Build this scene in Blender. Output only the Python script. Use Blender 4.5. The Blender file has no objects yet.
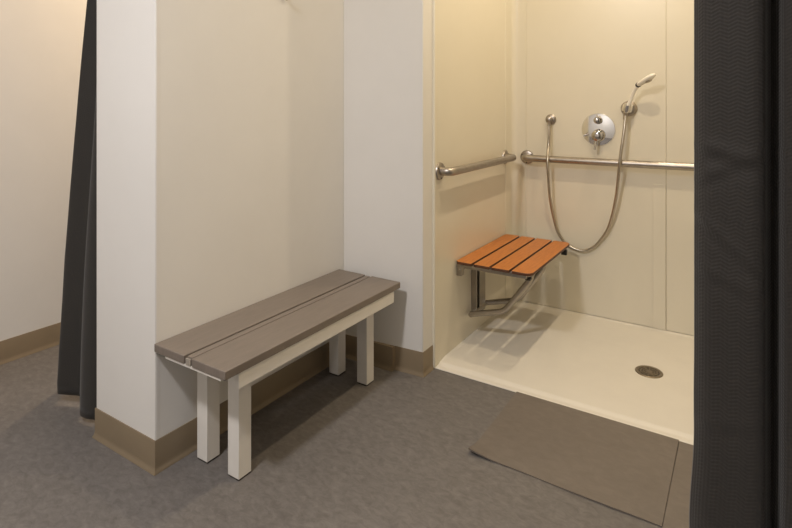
import bpy, bmesh, math, random
from mathutils import Vector, Matrix
random.seed(4)
PI = math.pi
scene = bpy.context.scene
col = scene.collection

# ------------------------------------------------------------------ camera
cd = bpy.data.cameras.new('camera')
cam = bpy.data.objects.new('camera', cd); col.objects.link(cam)
cam.location = (0, 0, 1.2)
cam.rotation_euler = (PI/2, 0, 0.57253)
cd.sensor_width = 36; cd.lens = 542.609/792*36
cd.shift_y = (104.52-264)/792
cd.clip_start = 0.02
scene.camera = cam

# ------------------------------------------------------------------ colour management, world
vs = scene.view_settings
vs.view_transform = 'Standard'; vs.look = 'None'; vs.gamma = 1.0; vs.use_curve_mapping = False
vs.exposure = 0.0
w = bpy.data.worlds.new('world'); scene.world = w; w.use_nodes = True
w.node_tree.nodes['Background'].inputs[0].default_value = (0.9, 0.9, 1, 1)
w.node_tree.nodes['Background'].inputs[1].default_value = 0.0

# ------------------------------------------------------------------ lamps (recessed ceiling downlights)
LIGHTS = [  # x, y, watts, colour, radius
    (-1.02, -0.38, 59.0, (1.0, 0.965, 0.965), 0.13, 'round recessed downlight in the ceiling of the outer passage'),
    (-0.40, 1.90, 14.0, (1.0, 0.82, 0.56), 0.032, 'round recessed downlight in the ceiling of the bench alcove before the shower'),
    (-0.40, 2.86, 11.0, (1.0, 0.83, 0.60), 0.032, 'round recessed downlight in the ceiling at the back of the shower stall'),
    (-2.40, 1.95, 21.0, (1.0, 0.76, 0.50), 0.08, 'round recessed downlight in the ceiling of the left cubicle'),
]
CEIL = 2.75
for x, y, pw, c, r, _ in LIGHTS:
    ld = bpy.data.lights.new('downlight_lamp', 'AREA'); ld.shape = 'DISK'; ld.size = 2*r
    ld.energy = pw; ld.color = c
    lo = bpy.data.objects.new('downlight_lamp', ld); col.objects.link(lo)
    lo.location = (x, y, CEIL-0.022)

# ------------------------------------------------------------------ materials
def mat(name, base, rough=0.6, metal=0.0, var=None, scale=8.0, bump=0.0, bscale=60.0, detail=4.0, spec=0.5, lo=0.35, hi=0.65, stretch=None):
    m = bpy.data.materials.new(name); m.use_nodes = True
    nt = m.node_tree; b = nt.nodes['Principled BSDF']
    b.inputs['Roughness'].default_value = rough; b.inputs['Metallic'].default_value = metal
    b.inputs['Specular IOR Level'].default_value = spec
    b.inputs['Base Color'].default_value = (*base, 1)
    tc = nt.nodes.new('ShaderNodeTexCoord'); vec = tc.outputs['Object']
    if stretch:
        mp = nt.nodes.new('ShaderNodeMapping'); mp.inputs['Scale'].default_value = stretch
        nt.links.new(vec, mp.inputs[0]); vec = mp.outputs[0]
    if var:
        n = nt.nodes.new('ShaderNodeTexNoise'); n.inputs['Scale'].default_value = scale; n.inputs['Detail'].default_value = detail
        n.inputs['Roughness'].default_value = 0.65
        nt.links.new(vec, n.inputs['Vector'])
        r = nt.nodes.new('ShaderNodeValToRGB')
        r.color_ramp.elements[0].position = lo; r.color_ramp.elements[1].position = hi
        r.color_ramp.elements[0].color = (*base, 1); r.color_ramp.elements[1].color = (*var, 1)
        nt.links.new(n.outputs[0], r.inputs[0]); nt.links.new(r.outputs[0], b.inputs['Base Color'])
    if bump:
        n2 = nt.nodes.new('ShaderNodeTexNoise'); n2.inputs['Scale'].default_value = bscale; n2.inputs['Detail'].default_value = 3
        nt.links.new(vec, n2.inputs['Vector'])
        bp = nt.nodes.new('ShaderNodeBump'); bp.inputs['Strength'].default_value = bump; bp.inputs['Distance'].default_value = 0.002
        nt.links.new(n2.outputs[0], bp.inputs['Height']); nt.links.new(bp.outputs[0], b.inputs['Normal'])
    return m

M_wall = mat('wall_paint', (0.71, 0.69, 0.655), 0.55, var=(0.73, 0.71, 0.675), scale=3, bump=0.12, bscale=220)
M_ceil = mat('ceiling_paint', (0.75, 0.74, 0.72), 0.8, var=(0.78, 0.77, 0.75), scale=4)
M_base = mat('rubber_base', (0.215, 0.165, 0.105), 0.5, var=(0.235, 0.18, 0.115), scale=6)
M_surr = mat('surround_gelcoat', (0.715, 0.665, 0.545), 0.28, var=(0.735, 0.685, 0.565), scale=2.5, bump=0.03, bscale=5)
M_pan = mat('pan_gelcoat', (0.68, 0.64, 0.56), 0.38, var=(0.71, 0.67, 0.585), scale=5, bump=0.25, bscale=500)
M_steel = mat('satin_steel', (0.36, 0.32, 0.28), 0.36, 1.0, var=(0.44, 0.40, 0.35), scale=30)
M_steelb = mat('seat_frame_steel', (0.36, 0.33, 0.29), 0.35, 1.0, var=(0.42, 0.38, 0.33), scale=20)
M_chrome = mat('chrome', (0.80, 0.79, 0.77), 0.06, 1.0, var=(0.82, 0.81, 0.79), scale=10)
M_chromed = mat('chrome_knob', (0.50, 0.48, 0.45), 0.12, 1.0, var=(0.54, 0.52, 0.49), scale=10)
M_hose = mat('hose_steel', (0.42, 0.38, 0.32), 0.3, 1.0, var=(0.5, 0.45, 0.38), scale=30)
M_dark = mat('dark_plastic', (0.02, 0.018, 0.016), 0.4, var=(0.03, 0.027, 0.022), scale=20)
M_cup = mat('drain_cup', (0.06, 0.05, 0.035), 0.5, var=(0.08, 0.07, 0.05), scale=30)
M_drain = mat('drain_metal', (0.22, 0.18, 0.13), 0.35, 0.9, var=(0.30, 0.25, 0.18), scale=60)
M_white = mat('white_plastic', (0.80, 0.76, 0.68), 0.3, var=(0.82, 0.78, 0.70), scale=10)
M_slat = mat('phenolic_slat', (0.42, 0.135, 0.024), 0.42, var=(0.54, 0.195, 0.038), scale=16, stretch=(6, 0.8, 1), detail=6)
M_core = mat('slat_core', (0.075, 0.028, 0.012), 0.5, var=(0.10, 0.038, 0.016), scale=30)
M_board = mat('bench_board', (0.175, 0.145, 0.12), 0.48, var=(0.20, 0.165, 0.137), scale=14, stretch=(5, 0.7, 1), detail=6, bump=0.15, bscale=60)
M_board2 = mat('bench_spacer', (0.30, 0.265, 0.22), 0.5, var=(0.33, 0.29, 0.245), scale=14)
M_cream = mat('bench_paint', (0.72, 0.69, 0.64), 0.45, var=(0.75, 0.72, 0.67), scale=10)
M_foot = mat('leg_glide', (0.05, 0.042, 0.035), 0.6, var=(0.06, 0.05, 0.045), scale=20)
M_rod = mat('rod_metal', (0.6, 0.6, 0.6), 0.25, 1.0, var=(0.65, 0.65, 0.65), scale=20)

def floor_mat(name, a, b, c, s=1.0):
    m = bpy.data.materials.new(name); m.use_nodes = True
    nt = m.node_tree; bs = nt.nodes['Principled BSDF']; bs.inputs['Roughness'].default_value = 0.5
    bs.inputs['Specular IOR Level'].default_value = 0.35
    tc = nt.nodes.new('ShaderNodeTexCoord')
    mp = nt.nodes.new('ShaderNodeMapping'); mp.inputs['Rotation'].default_value = (0, 0, 0.5); mp.inputs['Scale'].default_value = (0.75, 1.25, 1)
    nt.links.new(tc.outputs['Object'], mp.inputs[0])
    n1 = nt.nodes.new('ShaderNodeTexNoise'); n1.inputs['Scale'].default_value = 38*s; n1.inputs['Detail'].default_value = 8; n1.inputs['Roughness'].default_value = 0.72; n1.inputs['Distortion'].default_value = 0.5
    n2 = nt.nodes.new('ShaderNodeTexNoise'); n2.inputs['Scale'].default_value = 3.2*s; n2.inputs['Detail'].default_value = 5
    nt.links.new(mp.outputs[0], n1.inputs['Vector']); nt.links.new(mp.outputs[0], n2.inputs['Vector'])
    r = nt.nodes.new('ShaderNodeValToRGB'); e = r.color_ramp.elements
    e[0].position = 0.30; e[0].color = (*a, 1); e[1].position = 0.72; e[1].color = (*c, 1)
    k = e.new(0.5); k.color = (*b, 1)
    nt.links.new(n1.outputs[0], r.inputs[0])
    r2 = nt.nodes.new('ShaderNodeValToRGB'); r2.color_ramp.elements[0].position = 0.3; r2.color_ramp.elements[1].position = 0.7
    r2.color_ramp.elements[0].color = (0.93, 0.93, 0.93, 1); r2.color_ramp.elements[1].color = (1.05, 1.05, 1.05, 1)
    nt.links.new(n2.outputs[0], r2.inputs[0])
    mx = nt.nodes.new('ShaderNodeMix'); mx.data_type = 'RGBA'; mx.blend_type = 'MULTIPLY'; mx.inputs[0].default_value = 1
    nt.links.new(r.outputs[0], mx.inputs[6]); nt.links.new(r2.outputs[0], mx.inputs[7])
    nt.links.new(mx.outputs[2], bs.inputs['Base Color'])
    return m
M_floor = floor_mat('floor_linoleum', (0.115, 0.103, 0.094), (0.150, 0.137, 0.127), (0.20, 0.185, 0.17))
M_mat = floor_mat('ramp_mat_vinyl', (0.150, 0.126, 0.104), (0.165, 0.140, 0.117), (0.188, 0.161, 0.135), 0.7)

def curtain_mat(name, base, dark):
    m = bpy.data.materials.new(name); m.use_nodes = True
    nt = m.node_tree; bs = nt.nodes['Principled BSDF']; bs.inputs['Roughness'].default_value = 0.75
    bs.inputs['Specular IOR Level'].default_value = 0.3
    bs.inputs['Sheen Weight'].default_value = 0.15
    uv = nt.nodes.new('ShaderNodeUVMap'); uv.uv_map = 'UVMap'
    sep = nt.nodes.new('ShaderNodeSeparateXYZ'); nt.links.new(uv.outputs[0], sep.inputs[0])
    def math_(op, a, b=None):
        n = nt.nodes.new('ShaderNodeMath'); n.operation = op
        for i, v in enumerate((a, b)):
            if v is None: continue
            if isinstance(v, (int, float)): n.inputs[i].default_value = v
            else: nt.links.new(v, n.inputs[i])
        return n.outputs[0]
    # herringbone waffle: zigzag rows woven in the cloth
    zig = math_('MULTIPLY', math_('PINGPONG', sep.outputs[0], 0.013), 0.45)
    ph = math_('MULTIPLY', math_('ADD', sep.outputs[1], zig), 2*PI/0.0062)
    s = math_('SINE', ph)
    s2 = math_('SINE', math_('MULTIPLY', sep.outputs[0], 2*PI/0.0065))
    h = math_('ADD', s, math_('MULTIPLY', s2, 0.8))
    mr = nt.nodes.new('ShaderNodeMapRange'); mr.inputs['From Min'].default_value = -1.4; mr.inputs['From Max'].default_value = 1.4
    nt.links.new(h, mr.inputs[0])
    mx = nt.nodes.new('ShaderNodeMix'); mx.data_type = 'RGBA'
    nt.links.new(mr.outputs[0], mx.inputs[0]); mx.inputs[6].default_value = (*dark, 1); mx.inputs[7].default_value = (*base, 1)
    nt.links.new(mx.outputs[2], bs.inputs['Base Color'])
    bp = nt.nodes.new('ShaderNodeBump'); bp.inputs['Strength'].default_value = 0.3; bp.inputs['Distance'].default_value = 0.0006
    nt.links.new(h, bp.inputs['Height']); nt.links.new(bp.outputs[0], bs.inputs['Normal'])
    return m
M_curt = curtain_mat('curtain_waffle', (0.025, 0.0212, 0.0174), (0.021, 0.0177, 0.0145))
M_curtl = curtain_mat('curtain_waffle_grey', (0.030, 0.027, 0.023), (0.024, 0.021, 0.018))

# ------------------------------------------------------------------ helpers
def link(name, bm, m, parent=None, smooth=False, bevel=0.0, seg=2, loc=None):
    me = bpy.data.meshes.new(name); bmesh.ops.recalc_face_normals(bm, faces=bm.faces); bm.to_mesh(me); bm.free()
    me.materials.append(m)
    if smooth:
        for p in me.polygons: p.use_smooth = True
    o = bpy.data.objects.new(name, me); col.objects.link(o)
    if parent: o.parent = parent; o.matrix_parent_inverse = Matrix.Translation(-parent.location)
    if bevel:
        md = o.modifiers.new('bevel', 'BEVEL'); md.width = bevel; md.segments = seg; md.limit_method = 'ANGLE'
        md.angle_limit = math.radians(40)
        for p in me.polygons: p.use_smooth = True
        me.set_sharp_from_angle(angle=math.radians(35))
    elif smooth:
        me.set_sharp_from_angle(angle=math.radians(40))
    return o
def thing(name, label, cat, loc, group=None):
    o = bpy.data.objects.new(name, None); col.objects.link(o); o.location = loc; o.empty_display_size = 0.05
    return tag(o, label, cat, group)
def tag(o, label, cat, group=None):
    o['label'] = label; o['category'] = cat
    if group: o['group'] = group
    return o
def struct(o): o['kind'] = 'structure'; return o
def box(bm, x0, x1, y0, y1, z0, z1):
    vsx = [bm.verts.new(p) for p in ((x0,y0,z0),(x1,y0,z0),(x1,y1,z0),(x0,y1,z0),(x0,y0,z1),(x1,y0,z1),(x1,y1,z1),(x0,y1,z1))]
    for f in ((0,3,2,1),(4,5,6,7),(0,1,5,4),(1,2,6,5),(2,3,7,6),(3,0,4,7)): bm.faces.new([vsx[i] for i in f])
    return bm
def bx(*a): return box(bmesh.new(), *a)
def prism(bm, pts, z0, z1):   # pts: 2D outline
    n = len(pts); a = [bm.verts.new((x, y, z0)) for x, y in pts]; b = [bm.verts.new((x, y, z1)) for x, y in pts]
    bm.faces.new(a[::-1]); bm.faces.new(b)
    for i in range(n): bm.faces.new((a[i], a[(i+1)%n], b[(i+1)%n], b[i]))
    return bm
def rounded(pts, r, k=6):     # round the corners of a polyline of 3D points
    P = [Vector(p) for p in pts]; out = [P[0]]
    for i in range(1, len(P)-1):
        a, b, c = P[i-1], P[i], P[i+1]
        rr = min(r, (a-b).length*0.49, (c-b).length*0.49)
        p0 = b+(a-b).normalized()*rr; p1 = b+(c-b).normalized()*rr
        for j in range(k+1):
            t = j/k; out.append(p0*(1-t)**2 + b*2*t*(1-t) + p1*t*t)
    out.append(P[-1]); return out
def catmull(pts, k=8):
    P = [Vector(p) for p in pts]; P = [P[0]*2-P[1]] + P + [P[-1]*2-P[-2]]; out = []
    for i in range(1, len(P)-2):
        for j in range(k):
            t = j/k; a, b, c, d = P[i-1:i+3]
            out.append(0.5*((2*b)+(c-a)*t+(2*a-5*b+4*c-d)*t*t+(3*b-a-3*c+d)*t**3))
    out.append(P[-2]); return out
def sweep(bm, path, rad, n=16, ry=None, cap=True, up=None):
    P = [Vector(p) for p in path]; N = len(P)
    R = rad if isinstance(rad, (list, tuple)) else [rad]*N
    R2 = ry if isinstance(ry, (list, tuple)) else ([ry]*N if ry else R)
    T = [(P[min(i+1, N-1)]-P[max(i-1, 0)]).normalized() for i in range(N)]
    u = Vector(up) if up else (Vector((0,0,1)) if abs(T[0].z) < 0.9 else Vector((1,0,0)))
    rings = []
    for i in range(N):
        u = (u - T[i]*u.dot(T[i])).normalized(); v = T[i].cross(u)
        rings.append([bm.verts.new(P[i]+u*math.cos(2*PI*k/n)*R[i]+v*math.sin(2*PI*k/n)*R2[i]) for k in range(n)])
    for a, b in zip(rings, rings[1:]):
        for k in range(n): bm.faces.new((a[k], a[(k+1)%n], b[(k+1)%n], b[k]))
    if cap: bm.faces.new(rings[0][::-1]); bm.faces.new(rings[-1])
    return bm
def lathe(bm, prof, origin, axis, n=32):   # prof: (r, h) along axis
    ax = Vector(axis).normalized(); u = ax.orthogonal().normalized(); v = ax.cross(u); O = Vector(origin)
    prev = None
    for r, h in prof:
        if r < 1e-6: ring = [bm.verts.new(O+ax*h)]
        else: ring = [bm.verts.new(O+ax*h+(u*math.cos(2*PI*k/n)+v*math.sin(2*PI*k/n))*r) for k in range(n)]
        if prev:
            if len(prev) == 1 and len(ring) > 1:
                for k in range(n): bm.faces.new((prev[0], ring[k], ring[(k+1)%n]))
            elif len(ring) == 1 and len(prev) > 1:
                for k in range(n): bm.faces.new((prev[k], prev[(k+1)%n], ring[0]))
            else:
                for k in range(n): bm.faces.new((prev[k], prev[(k+1)%n], ring[(k+1)%n], ring[k]))
        prev = ring
    return bm

# ------------------------------------------------------------------ dimensions of the room
XL = -2.895           # left room wall
PX0, PX1 = -1.970, -1.615   # free-standing end of the partition
PY = 1.060            # its end face
BY = 2.075            # face of the alcove's end wall
SX = -1.198           # shower side of that wall
SY = 3.160            # back wall plane (behind the surround)
RX = 0.36             # right wall of the alcove
FY = 2.170            # front edge of the shower pan

struct(link('floor', bx(XL-0.1, 1.6, -1.7, 3.3, -0.1, 0), M_floor))
struct(link('ceiling', bx(XL-0.1, 1.6, -1.7, 3.3, CEIL, CEIL+0.08), M_ceil))
struct(link('wall_left', bx(XL-0.1, XL, -1.7, SY, 0, CEIL), M_wall))
struct(link('wall_partition', bx(PX0, PX1, PY, SY, 0, CEIL), M_wall, bevel=0.003))
struct(link('wall_alcove', prism(bmesh.new(), [(PX1, 2.043), (SX, 2.078), (SX, SY), (PX1, SY)], 0, CEIL), M_wall, bevel=0.003))
struct(link('wall_back', bx(XL-0.1, 0.5, SY, SY+0.1, 0, CEIL), M_wall))
struct(link('wall_right', bx(RX, RX+0.14, PY, SY, 0, CEIL), M_wall))
struct(link('wall_passage', bx(1.5, 1.6, -1.7, SY, 0, CEIL), M_wall))
struct(link('wall_front', bx(XL, 1.5, -1.7, -1.6, 0, CEIL), M_wall))

# corner bead strip on the partition's right arris
struct(link('trim_1', bx(PX1-0.004, PX1+0.0008, PY+0.003, PY+0.013, 0.107, CEIL-0.001), M_wall, bevel=0.0003))

# cove baseboards: profile (offset from wall, z)
BH = 0.106
COVE = [(0.0, 0.0), (0.010, 0.0), (0.0098, 0.003), (0.0068, 0.008), (0.0045, 0.015), (0.0036, 0.024), (0.0034, BH-0.002), (0.0026, BH), (0.0, BH)]
def cove(name, path, off=0.0, h=BH, prof=COVE):
    # path: XY points of the wall foot, the room on the right-hand side of travel
    P = [Vector((x, y)) for x, y in path]; bm = bmesh.new(); rings = []
    for i, p in enumerate(P):
        def nrm(a, b): d = (b-a).normalized(); return Vector((d.y, -d.x))
        if i == 0: m = nrm(P[0], P[1]); s = 1
        elif i == len(P)-1: m = nrm(P[-2], P[-1]); s = 1
        else:
            n1, n2 = nrm(P[i-1], p), nrm(p, P[i+1]); m = (n1+n2).normalized(); s = 1/m.dot(n1)
        rings.append([bm.verts.new((p.x+m.x*(d+off)*s, p.y+m.y*(d+off)*s, z)) for d, z in prof])
    n = len(prof)
    for a, b in zip(rings, rings[1:]):
        for k in range(n): bm.faces.new((a[k], a[(k+1)%n], b[(k+1)%n], b[k]))
    bm.faces.new(rings[0][::-1]); bm.faces.new(rings[-1])
    return struct(link(name, bm, M_base, smooth=True))
cove('baseboard_partition', [(PX0, SY-0.01), (PX0, PY), (PX1, PY), (PX1, 2.043)])
cove('baseboard_alcove', [(PX1+0.014, 2.0425), (-1.336, 2.047)])
cove('baseboard_shower', [(-1.336, 2.068), (SX, 2.078), (SX, FY-0.008)])
cove('baseboard_left', [(XL, -1.6), (XL, SY-0.01)][::1])
cove('baseboard_back', [(XL+0.014, SY), (PX0-0.014, SY)])
# plaster build-out behind the thicker baseboard piece
struct(link('trim_2', prism(bmesh.new(), [(PX1+0.012, 2.0425), (-1.336, 2.047), (-1.336, 2.070), (PX1+0.012, 2.05)], 0.0, BH-0.001), M_base))

# ------------------------------------------------------------------ shower surround
ZT = 2.2; z0 = 0.0195
struct(link('wall_shower_left', bx(SX, SX+0.009, FY+0.006, 3.035, 0.001, ZT), M_surr, None, bevel=0.002))
# front flange bead
bm = bmesh.new(); box(bm, SX-0.004, SX+0.012, FY-0.006, FY+0.012, 0.001, ZT)
struct(link('trim_3', bm, M_surr, None, bevel=0.004))
# coved inner corner piece
bm = bmesh.new(); pts = []
x0, y0, R = SX+0.011, SY-0.011, 0.035
outer = [(SX, 3.03), (x0, 3.03)]
arc = [(x0+R-R*math.sin(a), y0-R+R*math.cos(a)) for a in [PI/2*(1-i/8) for i in range(9)]]
outer += arc + [(-1.105, y0), (-1.105, SY), (SX, SY)]
struct(link('trim_4', prism(bm, outer, z0, ZT), M_surr, None, bevel=0.0015))
struct(link('wall_shower_back', bx(-1.105, -0.3504, SY-0.009, SY, z0, ZT), M_surr, None, bevel=0.002))
struct(link('wall_shower_back', bx(-0.3496, RX-0.002, SY-0.009, SY, z0, ZT), M_surr, None, bevel=0.002))
struct(link('trim_5', bx(-0.412, -0.352, SY-0.013, SY-0.008, z0, 0.78), M_surr, None, bevel=0.001))
struct(link('wall_shower_right', bx(RX-0.009, RX, FY+0.006, SY-0.012, z0, ZT), M_surr, None, bevel=0.002))

# ------------------------------------------------------------------ shower pan
pan = thing('shower_pan', 'cream low-threshold shower base with textured floor', 'shower pan', (SX, FY, 0))
DX, DY = -0.362, 2.64
PXa, PXb, PYa, PYb = SX+0.0095, RX-0.0095, FY, SY-0.0095
def lin(a, b, n): return [a+(b-a)*i/n for i in range(n+1)]
xs = sorted(set([round(v, 5) for v in lin(PXa, PXa+0.05, 14)+lin(PXa+0.05, PXb-0.05, 60)+lin(PXb-0.05, PXb, 8)]))
ys = sorted(set([round(v, 5) for v in lin(PYa, PYa+0.06, 16)+lin(PYa+0.06, PYb-0.05, 46)+lin(PYb-0.05, PYb, 14)]))
def sm(t): t = max(0, min(1, t)); return t*t*(3-2*t)
def panz(x, y):
    z = 0.009 + 0.007*min(1, math.hypot(x-DX, y-DY)/0.75)
    d = min(x-PXa, PXb-x, PYb-y)
    r = 0.014
    rh = 0.006+0.013*sm((y-PYa-0.01)/0.10)
    if d < 0.012: z = rh
    elif d < 0.012+r:
        t = (d-0.012)/r; z = z+(max(rh, z)-z)*(1-math.sqrt(max(0, 1-(1-t)**2)))
    f = y-PYa
    lip = 0.0055 if f > 0.006 else 0.0055-0.003*(1-f/0.006)**2
    z = max(z, 0) if f > 0.05 else lip*(1-sm((f-0.018)/0.03))+z*sm((f-0.018)/0.03)
    
    return z
bm = bmesh.new(); g = [[bm.verts.new((x, y, panz(x, y))) for y in ys] for x in xs]
for i in range(len(xs)-1):
    for j in range(len(ys)-1): bm.faces.new((g[i][j], g[i+1][j], g[i+1][j+1], g[i][j+1]))
bot = {}
edge = [g[i][0] for i in range(len(xs))]+[g[-1][j] for j in range(1, len(ys))]+[g[i][-1] for i in range(len(xs)-2, -1, -1)]+[g[0][j] for j in range(len(ys)-2, 0, -1)]
low = [bm.verts.new((v.co.x, v.co.y, 0.0005)) for v in edge]
for i in range(len(edge)):
    k = (i+1) % len(edge); bm.faces.new((edge[i], low[i], low[k], edge[k]))
link('base_tray', bm, M_pan, pan, smooth=True)
# drain: rim, cup, grate
dz = panz(DX, DY)
dr = link('drain_cover', lathe(bmesh.new(), [(0.0435, 0.0), (0.057, 0.0), (0.0575, 0.002), (0.055, 0.0042), (0.047, 0.0042), (0.0435, 0.003), (0.0435, 0.0)], (DX, DY, dz), (0, 0, 1), 40), M_drain, pan, smooth=True)
link('drain_cup', lathe(bmesh.new(), [(0, 0.0012), (0.0445, 0.0012), (0.0445, 0.0004), (0, 0.0004)], (DX, DY, dz), (0, 0, 1), 32), M_cup, dr)
bm = bmesh.new()
for r in (0.012, 0.023, 0.034):
    lathe(bm, [(r-0.0022, 0.0012), (r+0.0022, 0.0012), (r+0.0022, 0.0036), (r-0.0022, 0.0036), (r-0.0022, 0.0012)], (DX, DY, dz), (0, 0, 1), 32)
for k in range(12):
    a = k*PI/6+0.1; c, s = math.cos(a), math.sin(a)
    vv = []
    for r, t in ((0.004, -1), (0.044, -1), (0.044, 1), (0.004, 1)):
        vv.append((DX+c*r-s*t*0.0017, DY+s*r+c*t*0.0017))
    prism(bm, vv, dz+0.0012, dz+0.0038)
lathe(bm, [(0, 0.0012), (0.007, 0.0012), (0.007, 0.0042), (0, 0.0045)], (DX, DY, dz), (0, 0, 1), 20)
link('grate', bm, M_drain, dr)

# ------------------------------------------------------------------ grab bars
def flange(root, p, ax, r=0.041):
    f = link('mounting_flange', lathe(bmesh.new(), [(0, 0.0), (r, 0.0), (r, 0.004), (r*0.93, 0.010), (r*0.74, 0.013), (0.021, 0.0145), (0, 0.0145)], p, ax, 36), M_steel, root, smooth=True)
    u = Vector((0, 0, 1)); v = Vector(ax).cross(u)
    for a in (PI/2, PI*7/6, PI*11/6):
        q = Vector(p)+Vector(ax)*0.0118+(u*math.sin(a)+v*math.cos(a))*r*0.78*-1
        link('screw', lathe(bmesh.new(), [(0, -0.003), (0.0042, -0.003), (0.0042, 0.0012), (0.002, 0.0024), (0, 0.0024)], q, ax, 12), M_dark, f, smooth=True)
    return f
br = 0.0195; off = 0.060
wx = SX+0.009; wy = SY-0.009
t = thing('grab_bar', 'short satin steel grab bar on the shower side wall above the slatted seat', 'grab bar', (wx, 2.6, 0.895), 'satin steel grab bars around the shower stall')
p = rounded([(wx, 2.212, 0.893), (wx+off, 2.212, 0.893), (wx+off, 3.02, 0.893), (wx, 3.02, 0.893)], 0.045, 8)
link('bar', sweep(bmesh.new(), p, br, 20), M_steel, t, smooth=True)
flange(t, (wx, 2.212, 0.893), (1, 0, 0)); flange(t, (wx, 3.02, 0.893), (1, 0, 0))
t = thing('grab_bar', 'long satin steel grab bar on the shower back wall running below the mixing valve', 'grab bar', (-0.4, wy, 0.886), 'satin steel grab bars around the shower stall')
p = rounded([(-1.098, wy, 0.886), (-1.098, wy-off, 0.886), (0.255, wy-off, 0.886), (0.255, wy, 0.886)], 0.045, 8)
link('bar', sweep(bmesh.new(), p, br, 20), M_steel, t, smooth=True)
flange(t, (-1.098, wy, 0.886), (0, -1, 0)); flange(t, (0.255, wy, 0.886), (0, -1, 0))

# ------------------------------------------------------------------ shower valve
V = (-0.689, wy, 1.061)
t = thing('shower_valve', 'round chrome mixing valve plate with two knobs on the shower back wall', 'shower valve', V)
link('escutcheon', lathe(bmesh.new(), [(0, 0), (0.090, 0), (0.091, 0.002), (0.088, 0.006), (0.06, 0.010), (0.03, 0.012), (0, 0.012)], V, (0, -1, 0), 56), M_chrome, t, smooth=True)
kp = (V[0]+0.001, wy-0.010, V[2]+0.052)
k = link('diverter_knob', lathe(bmesh.new(), [(0, 0), (0.021, 0), (0.022, 0.006), (0.018, 0.010), (0.017, 0.030), (0.0185, 0.034), (0.0165, 0.042), (0.010, 0.045), (0, 0.0455)], kp, (0, -1, 0), 28), M_chromed, t, smooth=True)
link('knob_pin', sweep(bmesh.new(), [(kp[0], kp[1]-0.036, kp[2]+0.008), (kp[0], kp[1]-0.037, kp[2]+0.032)], [0.006, 0.0045], 12), M_chrome, k, smooth=True)
hp = (V[0]+0.004, wy-0.010, V[2]-0.032)
k = link('control_handle', lathe(bmesh.new(), [(0, 0), (0.034, 0), (0.035, 0.008), (0.030, 0.014), (0.028, 0.034), (0.031, 0.038), (0.029, 0.050), (0.020, 0.056), (0, 0.058)], hp, (0, -1, 0), 36), M_chromed, t, smooth=True)
link('lever', sweep(bmesh.new(), [(hp[0]-0.004, hp[1]-0.038, hp[2]-0.018), (hp[0]-0.009, hp[1]-0.044, hp[2]-0.05), (hp[0]-0.012, hp[1]-0.047, hp[2]-0.078)], [0.0085, 0.0065, 0.0055], 14), M_chromed, k, smooth=True)

# ------------------------------------------------------------------ hose outlet, holder, hand shower
S = (-0.955, wy, 1.113)
t = thing('hose_outlet', 'small round chrome water outlet on the wall feeding the shower hose', 'wall outlet', S)
link('outlet_flange', lathe(bmesh.new(), [(0, 0), (0.031, 0), (0.031, 0.004), (0.026, 0.009), (0.015, 0.011), (0, 0.011)], S, (0, -1, 0), 32), M_steel, t, smooth=True)
bm = lathe(bmesh.new(), [(0, 0.006), (0.016, 0.006), (0.017, 0.030), (0.019, 0.034), (0.018, 0.046), (0.011, 0.051), (0, 0.052)], S, (0, -1, 0), 24)
sweep(bm, [(S[0], wy-0.038, S[2]-0.008), (S[0], wy-0.038, S[2]-0.036)], [0.0115, 0.010], 16)
link('elbow', bm, M_steel, t, smooth=True)

Hh = (-0.530, wy, 1.178)
t = thing('shower_holder', 'round chrome wall bracket holding the white hand shower', 'shower bracket', Hh)
link('bracket_plate', lathe(bmesh.new(), [(0, 0), (0.041, 0), (0.042, 0.005), (0.037, 0.012), (0.022, 0.016), (0, 0.016)], Hh, (0, -1, 0), 36), M_steel, t, smooth=True)
# cradle: a split ring on a stub
bm = sweep(bmesh.new(), [(Hh[0]+0.002, wy-0.012, Hh[2]), (Hh[0]+0.002, wy-0.034, Hh[2])], 0.014, 18)
cyc = Vector((Hh[0], wy-0.058, Hh[2]+0.004)); axd = Vector((0.26, -0.25, 1)).normalized()
uu = axd.cross(Vector((0, 1, 0))).normalized(); vv = axd.cross(uu)
n = 28; rings = []
for i in range(n+1):
    a = math.radians(-60)+math.radians(300)*i/n - math.radians(90)
    # gap faces the room (-y)
    d = uu*math.cos(a+PI)+vv*math.sin(a+PI)
    rings.append([bm.verts.new(cyc+d*r+axd*h) for r, h in ((0.0145, -0.019), (0.0255, -0.017), (0.0275, 0), (0.0255, 0.019), (0.0165, 0.019))])
for a, b in zip(rings, rings[1:]):
    for q in range(5): bm.faces.new((a[q], a[(q+1)%5], b[(q+1)%5], b[q]))
bm.faces.new(rings[0][::-1]); bm.faces.new(rings[-1])
link('cradle', bm, M_chrome, t, smooth=True)

hs = thing('hand_shower', 'white hand shower on a long looping metal hose', 'hand shower', tuple(cyc))
yb = cyc.y
pth = catmull([(cyc.x-0.008, yb+0.006, cyc.z-0.03), tuple(cyc), (-0.511, 3.086, 1.225), (-0.495, 3.074, 1.266), (-0.470, 3.056, 1.302)], 8)
N = len(pth); rr = [0.0105-0.0015*i/(N-1) for i in range(N)]
link('handle', sweep(bmesh.new(), pth, rr, 18), M_white, hs, smooth=True)
e = pth[-1]; hd = Vector((0.078, -0.050, 0.046))
hpth = [e + hd*t_ for t_ in (-0.02, 0.06, 0.25, 0.5, 0.75, 0.93, 1.05, 1.1)]
link('collar', sweep(bmesh.new(), [e-hd*0.10, e-hd*0.03, e+hd*0.06, e+hd*0.12], [0.0105, 0.0135, 0.0135, 0.0115], 18), M_dark, hs, smooth=True, )
nrm_face = Vector((0.45, -0.1, -0.85))
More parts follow.
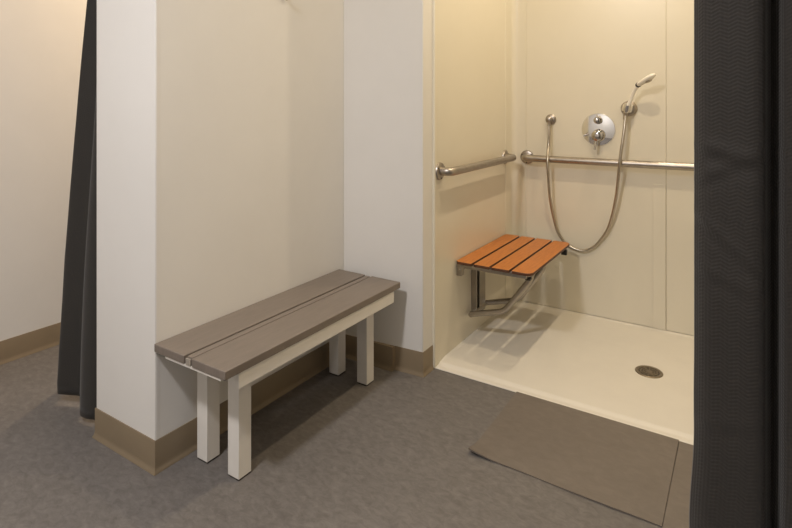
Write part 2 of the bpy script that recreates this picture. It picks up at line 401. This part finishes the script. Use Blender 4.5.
head = link('spray_head', sweep(bmesh.new(), hpth, [0.010, 0.012, 0.013, 0.014, 0.014, 0.012, 0.008, 0.003], 22, ry=[0.011, 0.016, 0.021, 0.025, 0.025, 0.021, 0.013, 0.004], up=tuple(nrm_face)), M_white, hs, smooth=True)
hc = e+hd*0.62; fn = (nrm_face-hd.normalized()*nrm_face.dot(hd.normalized())).normalized()
link('nozzle_plate', lathe(bmesh.new(), [(0, 0.008), (0.018, 0.008), (0.018, 0.014), (0.016, 0.0165), (0, 0.0165)], hc, fn, 24), M_steel, head, smooth=True)
ho = [(S[0], wy-0.038, S[2]-0.030), (-0.952, 3.106, 1.03), (-0.954, 3.101, 0.967), (-0.947, 3.061, 0.873), (-0.943, 3.066, 0.77), (-0.938, 3.081, 0.655), (-0.917, 3.121, 0.497), (-0.887, 3.135, 0.428), (-0.842, 3.137, 0.390), (-0.773, 3.137, 0.376),
      (-0.721, 3.137, 0.398), (-0.678, 3.135, 0.445), (-0.628, 3.121, 0.533), (-0.588, 3.091, 0.687), (-0.565, 3.061, 0.853), (-0.557, 3.061, 0.933), (-0.549, 3.066, 0.996), (-0.541, 3.081, 1.081), (cyc.x-0.009, yb+0.007, cyc.z-0.032)]
link('hose', sweep(bmesh.new(), catmull(ho, 8), 0.0082, 12), M_hose, hs, smooth=True)
link('hose_nut', sweep(bmesh.new(), [(cyc.x-0.014, yb+0.010, cyc.z-0.062), (cyc.x-0.007, yb+0.005, cyc.z-0.026)], [0.0095, 0.0125], 14), M_steel, hs, smooth=True)

# ------------------------------------------------------------------ fold-down seat
fs = thing('folding_shower_seat', 'wall-mounted fold-down shower seat with four orange-brown slats on a steel frame', 'shower seat', (wx, 2.72, 0.14))
zt, th_ = 0.441, 0.013
cols = [(-1.184, -1.100), (-1.087, -1.009), (-0.997, -0.912), (-0.900, -0.806)]
sy0, sy1 = 2.366, 3.025
def slat(x0, x1, rl, rr_):
    pts = []
    def corner(cx, cy, r, a0):
        if r < 1e-4: pts.append((cx, cy)); return
        for i in range(7): a = a0+PI/2*i/6; pts.append((cx+r*math.cos(a), cy+r*math.sin(a)))
    corner(x0+rl, sy0+rl, rl, PI); corner(x1-rr_, sy0+rr_, rr_, 1.5*PI)
    corner(x1-rr_, sy1-rr_, rr_, 0); corner(x0+rl, sy1-rl, rl, PI/2)
    return prism(bmesh.new(), pts, zt-th_, zt)
for i, (a, b) in enumerate(cols):
    o = link('slat', slat(a, b, 0.022 if i == 0 else 0.003, 0.034 if i == 3 else 0.003), M_slat, fs, bevel=0.0015, seg=2)
    o.data.materials.append(M_core)
    for p_ in o.data.polygons:
        if p_.normal.z < 0.5: p_.material_index = 1
fz1 = zt-th_; fz0 = fz1-0.024
for nm, yy in (('near', 2.405), ('far', 3.000)):
    link('cross_rail', bx(-1.150, -0.838, yy-0.012, yy+0.012, fz0, fz1), M_steelb, fs, bevel=0.004)
link('front_rail', bx(-0.862, -0.838, 2.417, 2.988, fz0, fz1), M_steelb, fs, bevel=0.004)
link('rear_rail', bx(-1.150, -1.126, 2.417, 2.988, fz0, fz1), M_steelb, fs, bevel=0.004)
for yy in (2.405, 3.000):
    bm = bx(wx, wx+0.028, yy-0.016, yy+0.016, fz0-0.040, fz1-0.002)
    hb = link('hinge_bracket', bm, M_steelb, fs, bevel=0.004)
    link('hinge_pin', sweep(bmesh.new(), [(wx+0.020, yy-0.024, fz0-0.012), (wx+0.020, yy+0.024, fz0-0.012)], 0.006, 12), M_steelb, hb, smooth=True)
link('corner_foot', bx(-0.852, -0.822, 2.990, 3.012, fz0-0.028, fz0+0.002), M_dark, fs, bevel=0.003)
link('corner_foot', bx(-0.852, -0.826, 2.412, 2.436, fz0-0.010, fz0+0.002), M_dark, fs, bevel=0.003)
# wall channel with slot
bm = bmesh.new(); box(bm, wx, wx+0.004, 2.560, 2.672, 0.120, fz0-0.004)
box(bm, wx+0.003, wx+0.030, 2.560, 2.568, 0.120, fz0-0.004); box(bm, wx+0.003, wx+0.030, 2.600, 2.672, 0.120, fz0-0.004)
ch = link('wall_channel', bm, M_steelb, fs, bevel=0.0015)
link('slot', bx(wx+0.004, wx+0.010, 2.569, 2.599, 0.125, fz0-0.010), M_dark, ch)
for k in range(5):
    zz = 0.16+k*0.05
    link('screw', lathe(bmesh.new(), [(0, 0), (0.006, 0), (0.005, 0.003), (0, 0.004)], (wx+0.010, 2.584, zz), (1, 0, 0), 12), M_steelb, ch, smooth=True)
link('lower_rail', sweep(bmesh.new(), [(wx+0.024, 2.50, 0.140), (wx+0.024, 2.71, 0.140)], 0.012, 14), M_steelb, fs, smooth=True)
for yy in (2.512, 2.698):
    p = rounded([(wx+0.020, yy, 0.140), (-0.990, yy, 0.190), (-0.862, yy, 0.365), (-0.850, yy, fz0+0.004)], 0.035, 6)
    link('swing_arm', sweep(bmesh.new(), p, 0.0142, 14), M_steelb, fs, smooth=True)

# ------------------------------------------------------------------ bench
bn = thing('bench', 'low bench with taupe seat boards on pale painted square legs against the alcove wall', 'bench', (-1.44, 1.53, 0))
bz, bt = 0.424, 0.027
b0, b1 = PY-0.006, 2.006
link('seat_board', bx(-1.613, -1.4600, b0, b1, bz-bt, bz), M_board, bn, bevel=0.0025)
link('seat_board', bx(-1.4225, -1.270, b0, b1, bz-bt, bz), M_board, bn, bevel=0.0025)
link('centre_strip', bx(-1.4515, -1.4275, b0+0.006, b1-0.006, bz-bt, bz-0.001), M_board, bn, bevel=0.0015)
link('gap_block', bx(-1.4530, -1.4300, b0+0.001, b0+0.0055, bz-bt, bz-0.006), M_board2, bn, bevel=0.001)
zb = bz-bt
for ya, yb_ in ((b0+0.004, b0+0.175), (b1-0.175, b1-0.004)):
    o = link('end_cleat', bx(-1.560, -1.2925, ya, yb_, zb-0.009, zb), M_cream, bn, bevel=0.0015)
o = link('front_apron', bx(-1.2920, -1.2740, 1.108, 1.962, zb-0.050, zb), M_cream, bn, bevel=0.002)
o = link('rear_apron', bx(-1.575, -1.561, 1.16, 1.93, zb-0.046, zb), M_cream, bn, bevel=0.002)
for lx in (-1.3545, -1.5090):
    for ly in (1.179, 1.872):
        lg = link('leg', bx(lx-0.052, lx, ly, ly+0.052, 0.006, zb-0.009), M_cream, bn, bevel=0.0015)
        link('foot_glide', bx(lx-0.050, lx-0.002, ly+0.002, ly+0.050, 0.0005, 0.006), M_foot, lg)
link('front_rail', bx(-1.354, -1.2925, 1.231, 1.871, zb-0.030, zb-0.0005), M_cream, bn, bevel=0.002)

# ------------------------------------------------------------------ threshold ramp mat
mx0, mx1, my0, my1 = -0.800, -0.200, 1.700, 2.168
bm = bmesh.new(); nx, ny = 50, 30; top = []; botm = []
def matz(x, y):
    v = (y-my0)/(my1-my0); u = (x-mx0)/(mx1-mx0)
    z = 0.0045 + 0.0025*sm((v-0.45)/0.5)
    c = max(0, 1-u/0.20); f = max(0, 1-v/0.22)
    z += 0.017*c*c*f*f
    z += 0.0012*math.sin(u*9+1)*f
    return z
def maty(x, y):
    u = (x-mx0)/(mx1-mx0); v = (y-my0)/(my1-my0)
    return y + 0.006*math.sin(u*PI)*(1-v) + 0.004*math.sin(u*7)*(1-v)
for i in range(nx+1):
    top.append([]); botm.append([])
    for j in range(ny+1):
        x = mx0+(mx1-mx0)*i/nx; y = my0+(my1-my0)*j/ny; z = matz(x, y)
        if j == ny: z += 0
        top[i].append(bm.verts.new((x, maty(x, y), z)))
        lift = max(0, z-0.0049) if (y < my0+0.2) else 0
        zb_ = 0.0006+lift*0.9
        pass
        botm[i].append(bm.verts.new((x, maty(x, y), min(zb_, z-0.001))))
for i in range(nx):
    for j in range(ny):
        bm.faces.new((top[i][j], top[i+1][j], top[i+1][j+1], top[i][j+1])); bm.faces.new((botm[i][j], botm[i][j+1], botm[i+1][j+1], botm[i+1][j]))
    bm.faces.new((top[i][0], botm[i][0], botm[i+1][0], top[i+1][0])); bm.faces.new((top[i][ny], top[i+1][ny], botm[i+1][ny], botm[i][ny]))
for j in range(ny):
    bm.faces.new((top[0][j], top[0][j+1], botm[0][j+1], botm[0][j])); bm.faces.new((top[nx][j], botm[nx][j], botm[nx][j+1], top[nx][j+1]))
tag(link('shower_mat', bm, M_mat, smooth=True), 'flat taupe vinyl mat with a lifted front corner lying against the shower threshold', 'mat', 'flat taupe vinyl pieces at the threshold')
bm = bx(-0.198, 0.28, 1.55, 2.166, 0.0005, 0.0045)
tag(link('shower_mat', bm, M_mat, bevel=0.001), 'narrow strip of flat taupe vinyl beside the curtain, right of the larger mat', 'mat', 'flat taupe vinyl pieces at the threshold')

# ------------------------------------------------------------------ curtains
def curtain(name, pathf, zt_, zb_, nu, nv, m, parent, thick=0.0016, zbf=None):
    # pathf(u, v) -> (x, y, dz); u along the cloth 0..1, v 0 top..1 bottom
    bm = bmesh.new(); uvl = bm.loops.layers.uv.new('UVMap'); G = []; S_ = []
    for j in range(nv+1):
        v = j/nv; row = []; srow = []; s = 0; pr = None
        for i in range(nu+1):
            u = i/nu; x, y, dz_ = pathf(u, v); zbot = zb_+(zbf(u) if zbf else 0)
            z = zt_+(zbot-zt_)*v+dz_
            p = Vector((x, y, z))
            if pr is not None: s += math.hypot(p.x-pr.x, p.y-pr.y)
            pr = p; row.append(bm.verts.new(p)); srow.append((s, z))
        G.append(row); S_.append(srow)
    for j in range(nv):
        for i in range(nu):
            f = bm.faces.new((G[j][i], G[j+1][i], G[j+1][i+1], G[j][i+1]))
            for lp, q in zip(f.loops, (S_[j][i], S_[j+1][i], S_[j+1][i+1], S_[j][i+1])): lp[uvl].uv = q
    me = bpy.data.meshes.new(name); bm.to_mesh(me); bm.free(); me.materials.append(m)
    for p in me.polygons: p.use_smooth = True
    o = bpy.data.objects.new(name, me); col.objects.link(o)
    o.parent = parent; o.matrix_parent_inverse = Matrix.Translation(-parent.location)
    sd = o.modifiers.new('thickness', 'SOLIDIFY'); sd.thickness = thick; sd.offset = 0
    return o
RODZ = 2.36
# right curtain: bunched against the right wall
keys = [(-0.075, 1.075), (-0.055, 1.052), (-0.020, 1.040), (0.010, 1.034), (0.024, 1.042), (0.029, 1.065), (0.036, 1.082), (0.045, 1.070), (0.054, 1.050), (0.072, 1.040), (0.090, 1.045), (0.104, 1.06), (0.110, 1.09), (0.122, 1.128), (0.140, 1.12), (0.150, 1.07), (0.165, 1.02), (0.185, 1.03), (0.195, 1.09), (0.212, 1.125), (0.232, 1.10), (0.245, 1.04), (0.265, 1.02), (0.285, 1.06)]
KP = catmull([(x, y, 0) for x, y in keys], 6)
def rpath(u, v):
    f = u*(len(KP)-1); i = min(int(f), len(KP)-2); t_ = f-i; p = KP[i]*(1-t_)+KP[i+1]*t_
    z = 2.385-2.355*v
    e = max(0, 1-u/0.14)
    x = p.x - 0.006*e*max(0, sm((0.75-z)/0.3)) + 0.0018*e*math.sin(z*23)*max(0, sm((0.8-z)/0.2))
    y = p.y
    b = max(0, 1-abs(u-0.06)/0.12)
    # soft creases across the front fold
    for zc, sl, am in ((1.135, 0.25, 0.0060), (1.02, 0.9, 0.0050), (1.075, -0.5, 0.0035), (0.93, 0.35, 0.0035), (0.66, -0.3, 0.003)):
        dd = (z-zc+sl*(p.x+0.075))
        y -= am*math.exp(-(dd/0.010)**2)*b - am*0.7*math.exp(-((dd+0.018)/0.012)**2)*b
    y += 0.004*math.sin(z*3.1+u*5)*min(1, u*3+0.3)
    return x, y, 0
t = thing('privacy_curtain', 'dark charcoal waffle-weave curtain gathered at the right edge of the alcove', 'curtain', (0.1, 1.075, 0.03), 'dark hanging curtains')
curtain('curtain_cloth', rpath, 2.385, 0.03, 230, 260, M_curt, t)
t2 = thing('privacy_curtain', 'dark grey curtain gathered at the left side of the white partition end', 'curtain', (-2.15, 1.10, 0.02), 'dark hanging curtains')
def lpath(u, v):
    z = 2.385-2.365*v
    zs = [0, 0.06, 0.22, 0.57, 1.14, 1.6, 2.2]; xx_ = [-2.400, -2.409, -2.388, -2.332, -2.205, -2.112, -2.04]
    k_ = 0
    while k_ < 5 and z > zs[k_+1]: k_ += 1
    xl = xx_[k_]+(xx_[k_+1]-xx_[k_])*(z-zs[k_])/(zs[k_+1]-zs[k_])
    xr = -1.979
    fold = u + 0.055*math.sin(2*PI*2.5*u+0.4)*(1-0.3*v)
    x = xl+(xr-xl)*min(1, max(0, fold if 0 < u < 1 else u))
    y = 1.115 + 0.028*math.cos(2*PI*2.0*u+0.25)*(0.45+0.55*v) + 0.008*math.sin(z*2.5+u*6)
    if u > 0.85: y += 0.0
    return x, y, 0
curtain('curtain_cloth', lpath, 2.385, 0.02, 150, 60, M_curtl, t2, zbf=lambda u: 0.020-0.018*sm((u-0.5)/0.15)-0.02*math.exp(-(u/0.05)**2))
for lab, xa, xb, yy, cc in (('slim metal rod carrying the right-hand curtain', PX1, RX, 1.075, None), ('slim metal rod carrying the left-hand curtain', XL, PX0, 1.115, None)):
    r_ = thing('curtain_rod', lab, 'curtain rod', ((xa+xb)/2, yy, RODZ), 'curtain rods above the openings')
    link('rod', sweep(bmesh.new(), [(xa, yy, 2.408), (xb, yy, 2.408)], 0.0125, 14), M_rod, r_, smooth=True)
    for xx, ax in ((xa, 1), (xb, -1)):
        link('end_cup', lathe(bmesh.new(), [(0, 0), (0.026, 0), (0.026, 0.006), (0.016, 0.018), (0, 0.018)], (xx, yy, 2.408), (ax, 0, 0), 20), M_rod, r_, smooth=True)

# ------------------------------------------------------------------ coat hook on the alcove wall (only its tip shows)
hk = thing('coat_hook', 'small metal coat hook high on the alcove wall above the bench', 'coat hook', (PX1, 1.645, 1.69))
link('back_plate', bx(PX1, PX1+0.004, 1.633, 1.657, 1.665, 1.73), M_steel, hk, bevel=0.0015)
link('hook', sweep(bmesh.new(), catmull([(PX1+0.003, 1.645, 1.680), (PX1+0.008, 1.645, 1.648), (PX1+0.015, 1.645, 1.637), (PX1+0.022, 1.645, 1.644), (PX1+0.024, 1.645, 1.656)], 6), 0.006, 12), M_steel, hk, smooth=True)

# ------------------------------------------------------------------ recessed downlights
M_dif = bpy.data.materials.new('diffuser_glow'); M_dif.use_nodes = True
b = M_dif.node_tree.nodes['Principled BSDF']; b.inputs['Emission Color'].default_value = (1, 0.86, 0.68, 1); b.inputs['Emission Strength'].default_value = 3.0
nz = M_dif.node_tree.nodes.new('ShaderNodeTexNoise'); nz.inputs['Scale'].default_value = 40
M_dif.node_tree.links.new(nz.outputs[0], b.inputs['Roughness'])
for x, y, pw, c, r, lab in LIGHTS:
    d = thing('downlight', lab, 'ceiling light', (x, y, CEIL), 'recessed downlights')
    link('trim_ring', lathe(bmesh.new(), [(r+0.002, 0), (r+0.028, 0), (r+0.026, 0.006), (r+0.002, 0.010), (r+0.002, 0)], (x, y, CEIL), (0, 0, -1), 40), M_white, d, smooth=True)
    link('diffuser', lathe(bmesh.new(), [(0, 0.001), (r, 0.001), (r, 0.004), (0, 0.006)], (x, y, CEIL), (0, 0, -1), 40), M_dif, d, smooth=True)
